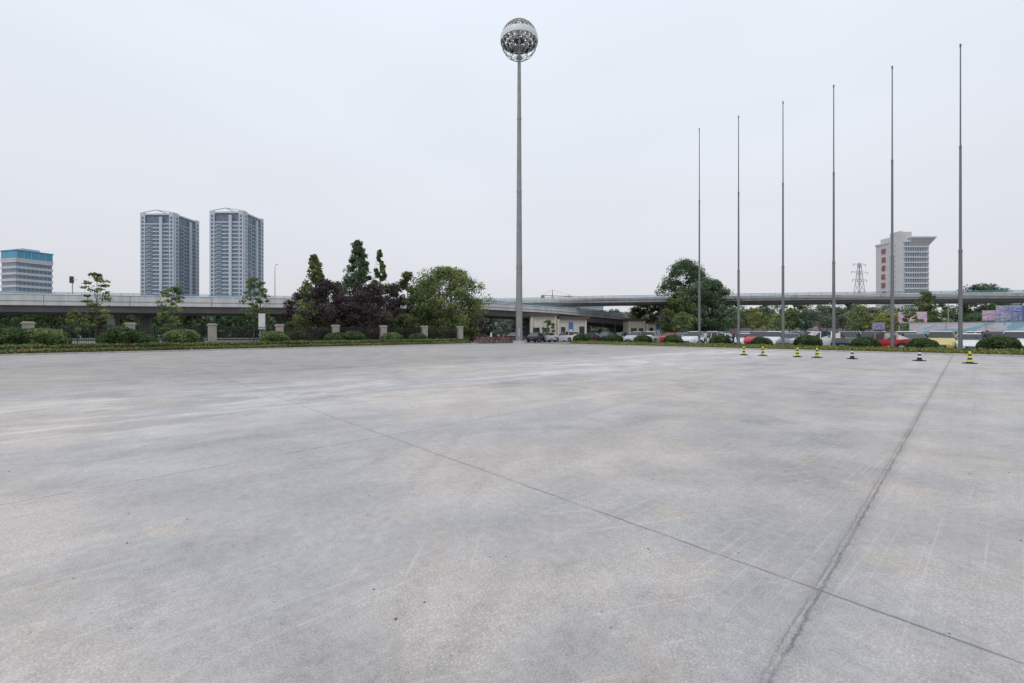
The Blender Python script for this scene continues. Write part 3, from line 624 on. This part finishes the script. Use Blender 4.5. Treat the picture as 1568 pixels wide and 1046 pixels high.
# ---------------------------------------------------------------- cars
def carmesh(col,suv=False,rough=.3):
    pm=bpy.data.materials.get('car_paint_%s'%str(col)) or mat('car_paint_%s'%str(col),col,rough,var=.03)
    b=MB(); k=1.13 if suv else 1
    sec=[(-2.28,.38,.66,.68,.70,.60),(-2.2,.26,.86,.94,.82,.70),(-1.85 if not suv else -2.12,.22,.92,1.03,.87,.72),(-1.05 if not suv else -1.75,.2,.94,1.40,.89,.62),(-.35,.2,.93,1.47,.90,.65),(.3,.2,.91,1.41,.90,.63),(1.1,.2,.89,.98,.89,.74),(1.85,.22,.80,.86,.86,.70),(2.18,.27,.62,.70,.79,.62),(2.27,.36,.52,.55,.68,.5)]
    n=len(sec); R=[]
    for x,zb,zm,zt,w,wt in sec: R.append([(x,-w*.94,zb*k),(x,-w,(zb*.4+zm*.6)*k),(x,-w*.965,zm*k),(x,-wt,zt*k),(x,wt,zt*k),(x,w*.965,zm*k),(x,w,(zb*.4+zm*.6)*k),(x,w*.94,zb*k)])
    for i in range(n-1):
        a,c=R[i],R[i+1]; ta,tb=sec[i][3],sec[i+1][3]
        for j in range(8):
            j2=(j+1)%8; m=pm
            hi=max(ta,tb)>1.2
            if j in(2,4) and hi: m='glass'
            if j==3 and hi and min(ta,tb)<1.2: m='glass'
            if j==7: m='black'
            b.add([a[j],c[j],c[j2],a[j2]],[(0,1,2,3)],m)
    b.add(R[0],[tuple(range(8))],pm); b.add(R[-1],[tuple(range(7,-1,-1))],pm)
    for x,wv in((-.3,.03),(.32,.03),(-1.1,.05)):
        for s in(-1,1): b.cyl((x,s*.885,.93*k),(x-.02,s*.645,1.43*k),wv,wv,pm,4)
    for x in(-1.38,1.38):
        for s in(-1,1):
            b.cyl((x,s*.80,.34),(x,s*.905,.34),.39,.39,'black',18); b.cyl((x,s*.7,.32),(x,s*.925,.32),.32,.32,'black',18); b.cyl((x,s*.9,.32),(x,s*.94,.32),.2,.19,'chrome',12)
    for s in(-1,1):
        b.box(2.05,2.2,s*.62-.15,s*.62+.15,.60*k,.70*k,'lamp'); b.box(-2.27,-2.18,s*.64-.14,s*.64+.14,.72*k,.86*k,'redl')
        b.box(.85,1.0,s*.98-.08,s*.98+.08,.93*k,1.04*k,pm); b.box(-.05,.08,s*.905-.01,s*.905+.01,.82*k,.85*k,'chrome')
    b.box(2.2,2.285,-.35,.35,.36*k,.50*k,'black'); b.box(2.285,2.30,-.2,.2,.38,.48,'signblue'); b.box(-2.31,-2.27,-.22,.22,.5,.62,'signblue')
    return b.mesh('parked_car')
cols=dict(w=(.66,.67,.68),s=(.40,.41,.42),k=(.025,.025,.03),r=(.45,.015,.025),y=(.55,.45,.16),b=(.05,.08,.2),g=(.16,.17,.17),m=(.35,.05,.25))
cm={(c,s):carmesh(cols[c],s) for c in cols for s in(False,True)}
def car(c,s,x,y,rot): put(cm[(c,s)],'parked_car',(x,y,0),rot)
a=ANG
for c,s,px,uu,r in(('w',False,1600,49.2,math.pi),('w',True,1558,49.2,math.pi),('k',True,1524,49.4,math.pi),('w',False,1485,49.2,math.pi+.05),('y',True,1441,49.2,math.pi),('k',False,1402,49.4,0),('r',False,1349,48.0,math.pi/2),('k',True,1297,49.4,math.pi),('w',True,1250,48.4,math.pi/2+.2),('g',False,1210,49.2,math.pi),('w',True,1186,49.2,math.pi),('r',True,1162,49.2,math.pi),('w',False,1141,49.2,math.pi),('w',False,1098,48.2,math.pi/2),('w',True,1064,49.2,math.pi),('s',False,1046,49.2,math.pi)):
    x,y=on_u(px,uu); car(c,s,x,y,a+r)
RC=random.Random(3)
for row,(uu,v0,v1) in enumerate(((55,-14,38),(60.5,-16,36),(70.5,-18,32),(76,-18,30))):
    v=v0
    while v<v1:
        if RC.random()<.95:
            c=RC.choice('wwwwsskgrbw'); x,y=uv(uu+RC.uniform(-.3,.3),v); car(c,RC.random()<.6,x,y,a+RC.choice((0,math.pi))+RC.uniform(-.04,.04))
        v+=2.55
for c,s,px,Y,r in(('k',True,928,72,a+math.pi),('g',False,950,74,a+math.pi),('w',False,972,76,a+.3),('k',False,905,70,a+1.6),('s',False,838,68,a+1.0),('w',True,868,70,a+1.5),('k',False,822,66,a+.4),('b',False,790,72,a+.4),('r',True,996,72,a+.2)):
    car(c,s,bx(px,Y),Y,r)
# ---------------------------------------------------------------- bikes
def bike(m):
    b=MB()
    for x in(-.52,.52):
        b.torus((x,0,.33),.31,.022,'black')
        for i in range(8): t=math.pi*i/4; b.cyl((x,0,.33),(x+.3*math.cos(t),0,.33+.3*math.sin(t)),.005,.005,'chrome',3)
    seat=(-.2,0,.85);bb=(-.08,0,.32);hd=(.36,0,.82)
    for p,q in((bb,seat),(bb,hd),(seat,hd),((-.52,0,.33),bb),((-.52,0,.33),(-.18,0,.75)),((.52,0,.33),hd),(hd,(.32,0,1.02))): b.cyl(p,q,.022,.022,m,6)
    b.cyl((.32,-.27,1.02),(.32,.27,1.02),.014,.014,'dark',6); b.box(-.34,-.08,-.07,.07,.85,.91,'black')
    b.box(.42,.68,-.15,.15,.78,1.0,'dark'); b.torus((-.08,0,.32),.09,.012,'dark'); b.box(-.75,-.3,-.05,.05,.68,.70,m)
    return b.mesh('parked_bicycle')
bks=[bike('bred'),bike('border'),bike('grey')]
for i in range(22):
    px=732+i*2.9; Y=60.5+random.uniform(-.8,1.0); put(bks[[0,2,1,2,0][i%5]],'parked_bicycle',(bx(px,Y),Y,0),ANG+math.pi/2+random.uniform(-.5,.5))
def scooter(m):
    b=MB()
    for x in(-.55,.58): b.torus((x,0,.24),.19,.055,'black',n=16); b.cyl((x,-.05,.24),(x,.05,.24),.12,.12,'chrome',10)
    b.box(-.75,-.05,-.16,.16,.32,.62,m); b.box(-.72,.02,-.15,.15,.62,.74,'black'); b.box(-.1,.35,-.15,.15,.22,.3,m)
    b.cyl((.55,0,.3),(.38,0,.98),.06,.05,m,8); T=Matrix.Translation((.42,0,.62))@Matrix.Rotation(-.25,4,'Y'); b.box(-.04,.05,-.2,.2,-.33,.3,m,T)
    b.cyl((.36,-.3,1.0),(.36,.3,1.0),.02,.02,'dark',6); b.box(-.98,-.7,-.15,.15,.7,.98,'dark')
    return b.mesh('parked_scooter')
sc=[scooter('dark'),scooter('bred'),scooter('white')]
for i in range(14):
    px=905+i*4.6; put(sc[i%3 if i%2 else 0],'parked_scooter',(bx(px,62.5),62.5+random.uniform(-.5,.5),0),ANG+random.uniform(-.3,.3)+1.2,bevel=.02)
# ---------------------------------------------------------------- people
def person(px,Y,rot,shirt,stride=.18,H=1.7):
    V=[];E=[];Rr=[]
    def vtx(p,r,par=None):
        V.append(p);Rr.append(r)
        if par is not None:E.append((par,len(V)-1))
        return len(V)-1
    pel=vtx((0,0,.95),(.15,.11)); wa=vtx((0,0,1.08),(.135,.10),pel); ch=vtx((0,0,1.28),(.17,.12),wa); ne=vtx((0,0,1.44),(.07,.06),ch)
    n2=vtx((.01,0,1.5),(.05,.05),ne); hd=vtx((.02,0,1.59),(.085,.095),n2); vtx((.02,0,1.68),(.06,.07),hd); vtx((.11,0,1.585),(.02,.02),hd)
    for s in(-1,1):
        vtx((.015,s*.085,1.59),(.018,.018),hd)
        sh=vtx((0,s*.18,1.40),(.06,.06),ch); el=vtx((-.03+s*stride*.3,s*.24,1.13),(.042,.042),sh); wr=vtx((.05+s*stride*.5,s*.25,.88),(.028,.028),el); pa=vtx((.06+s*stride*.5,s*.25,.80),(.03,.02),wr)
        for f in range(4): a1=vtx((.035+.017*f+s*stride*.5,s*.25,.745),(.009,.009),pa); vtx((.04+.017*f+s*stride*.5,s*.245,.70+.006*abs(f-1)),(.007,.007),a1)
        vtx((.105+s*stride*.5,s*.245,.775),(.009,.009),pa)
        hp=vtx((0,s*.09,.88),(.095,.095),pel); kn=vtx((-s*stride*.5+.03,s*.1,.49),(.06,.06),hp); an=vtx((-s*stride,s*.1,.09),(.04,.04),kn); vtx((-s*stride+.15,s*.11,.04),(.035,.035),an)
    me=bpy.data.meshes.new('p'); me.from_pydata(V,E,[]); o=bpy.data.objects.new('p',me); S.collection.objects.link(o)
    o.modifiers.new('s','SKIN')
    for i,sv in enumerate(me.skin_vertices[0].data): sv.radius=Rr[i]; sv.use_root=(i==0)
    sb=o.modifiers.new('b','SUBSURF'); sb.levels=2; sb.render_levels=2
    dg=bpy.context.evaluated_depsgraph_get(); ev=bpy.data.meshes.new_from_object(o.evaluated_get(dg)); bpy.data.objects.remove(o)
    ev.materials.clear()
    for m in('skin','hair',shirt,'trou','black'): ev.materials.append(M[m])
    for p in ev.polygons:
        c=p.center; ins=abs(c.y)>.2 and c.z<.9
        if c.z>1.62 or (c.z>1.52 and c.x<-.01): p.material_index=1
        elif c.z>1.46 or (ins): p.material_index=0
        elif c.z>.93: p.material_index=2
        elif c.z>.09: p.material_index=3
        else: p.material_index=4
        p.use_smooth=True
    ob=bpy.data.objects.new('pedestrian',ev); S.collection.objects.link(ob); ob.location=(bx(px,Y),Y,0); ob.rotation_euler=(0,0,rot); ob.scale=[H/1.72]*3
person(1123,42,2.6,'shirt1'); person(1130,42.4,2.4,'shirt1',.1); person(1512,32.3,1.2,'shirt1',.05,1.75); person(752,58,.4,'shirt2',.22); person(1080,45,0,'shirt2',.2)
# ---------------------------------------------------------------- hoardings, billboards, signs
b=MB()
p0=Vector((*on_u(1392,66.5),0)); p1=Vector((*on_u(1700,66.5),0)); Lh=(p1-p0).length; ah=math.atan2(p1.y-p0.y,p1.x-p0.x)
b.box(0,Lh,-.06,.06,.15,2.55,'mural')
k=0
while k<Lh: b.box(k,k+.08,-.1,-.06,0,2.65,'grey'); k+=2.93
b.box(0,Lh,-.09,.09,2.55,2.62,'grey'); b.obj('painted_hoarding',p0,ah)
b=MB(); b.box(0,34,-.06,.06,.1,2.3,'white')
for i in range(12): b.box(i*3,i*3+.12,-.1,-.06,0,2.4,'grey')
b.box(0,34,-.12,.12,2.3,2.42,'grey'); b.obj('boundary_wall',(bx(1110,88),88,0),math.radians(-6))
def billboard(px,Y,w,z0,z1,m,rot=-.5,name='billboard'):
    b=MB(); b.box(-w/2,w/2,-.08,.08,z0,z1,m); b.box(-w/2-.06,w/2+.06,-.05,.1,z0-.06,z0,'grey'); b.box(-w/2-.06,w/2+.06,-.05,.1,z1,z1+.06,'grey')
    for x in(-w/2+.15,w/2-.15): b.cyl((x,.16,0),(x,.16,z1),.06,.06,'grey',8)
    b.obj(name,(bx(px,Y),Y,0),rot)
billboard(1397,56,2.8,2.7,4.1,'poster2'); billboard(1552,52,3.0,2.9,4.7,'poster'); billboard(1518,54,1.6,3.0,4.2,'poster2'); billboard(1585,50,2.0,2.8,4.6,'signblue')
billboard(1345,60,1.4,1.9,2.8,'poster'); billboard(465,58,2.2,.9,2.0,'white',.4,'notice_board'); billboard(401,49,.65,1.9,3.6,'white',.4,'notice_board')
billboard(933,95,2.8,4.3,5.5,'white',-.1,'road_sign'); billboard(1252,70,1.6,1.9,2.7,'poster2',-.4)
b=MB(); b.cyl((0,0,0),(0,0,6.2),.1,.07,'concd',8); b.box(-.9,.9,-.05,.05,5.6,5.72,'grey')
for x in(-.8,0,.8): b.cyl((x,0,5.72),(x,0,5.95),.05,.03,'white',6)
um=b.mesh('utility_pole')
for px,Y in((1275,66),(1452,70)): put(um,'utility_pole',(bx(px,Y),Y,0),.5)
# ---------------------------------------------------------------- camera, light, sky
cam=bpy.data.cameras.new('camera'); co=bpy.data.objects.new('camera',cam); S.collection.objects.link(co)
co.location=(0,0,1.6); co.rotation_euler=(math.radians(90),0,0); cam.lens=F/1568*36; cam.sensor_width=36; cam.shift_y=-15/1568; cam.clip_end=6000; cam.clip_start=.05
S.camera=co
SE,SR=math.radians(52),math.radians(215)
sun=bpy.data.lights.new('sun','SUN'); so=bpy.data.objects.new('sun',sun); S.collection.objects.link(so)
sun.energy=1.0; sun.angle=math.radians(20); sun.color=(1,.97,.94)
d=Vector((math.sin(SR)*math.cos(SE),math.cos(SR)*math.cos(SE),math.sin(SE))); so.rotation_euler=d.to_track_quat('Z','Y').to_euler()
w=bpy.data.worlds.new('World'); S.world=w; w.use_nodes=True; nt=w.node_tree; L=nt.links.new; bg=nt.nodes['Background']
sky=nn(nt,'ShaderNodeTexSky',sky_type='NISHITA'); sky.sun_disc=False; sky.sun_elevation=SE; sky.sun_rotation=SR
tc=nn(nt,'ShaderNodeTexCoord'); sx=nn(nt,'ShaderNodeSeparateXYZ'); L(tc.outputs['Generated'],sx.inputs[0])
mr=nn(nt,'ShaderNodeMapRange'); mr.inputs[1].default_value=0; mr.inputs[2].default_value=.62; L(sx.outputs[2],mr.inputs[0])
cr=nn(nt,'ShaderNodeValToRGB'); e=cr.color_ramp.elements; e[0].color=(.70,.70,.73,1); e[1].color=(.865,.935,1.03,1); x=e.new(.35); x.color=(.775,.80,.86,1); L(mr.outputs[0],cr.inputs[0])
no=nn(nt,'ShaderNodeTexNoise'); no.inputs['Scale'].default_value=1.6; no.inputs['Detail'].default_value=2; mp=nn(nt,'ShaderNodeMapping'); mp.inputs['Scale'].default_value=(1,1,3); L(tc.outputs['Generated'],mp.inputs[0]); L(mp.outputs[0],no.inputs['Vector'])
m2=nn(nt,'ShaderNodeMapRange'); m2.inputs[1].default_value=.3; m2.inputs[2].default_value=.7; m2.inputs[3].default_value=10.0*.965; m2.inputs[4].default_value=10.0*1.035; L(no.outputs['Fac'],m2.inputs[0])
sc_=nn(nt,'ShaderNodeVectorMath',operation='SCALE'); L(cr.outputs[0],sc_.inputs[0]); L(m2.outputs[0],sc_.inputs['Scale'])
mx=nn(nt,'ShaderNodeMix',data_type='RGBA'); mx.inputs[0].default_value=.95; L(sky.outputs[0],mx.inputs[6]); L(sc_.outputs[0],mx.inputs[7])
L(mx.outputs[2],bg.inputs['Color']); bg.inputs['Strength'].default_value=.1
S.view_settings.view_transform='Standard'; S.view_settings.look='None'; S.view_settings.exposure=0
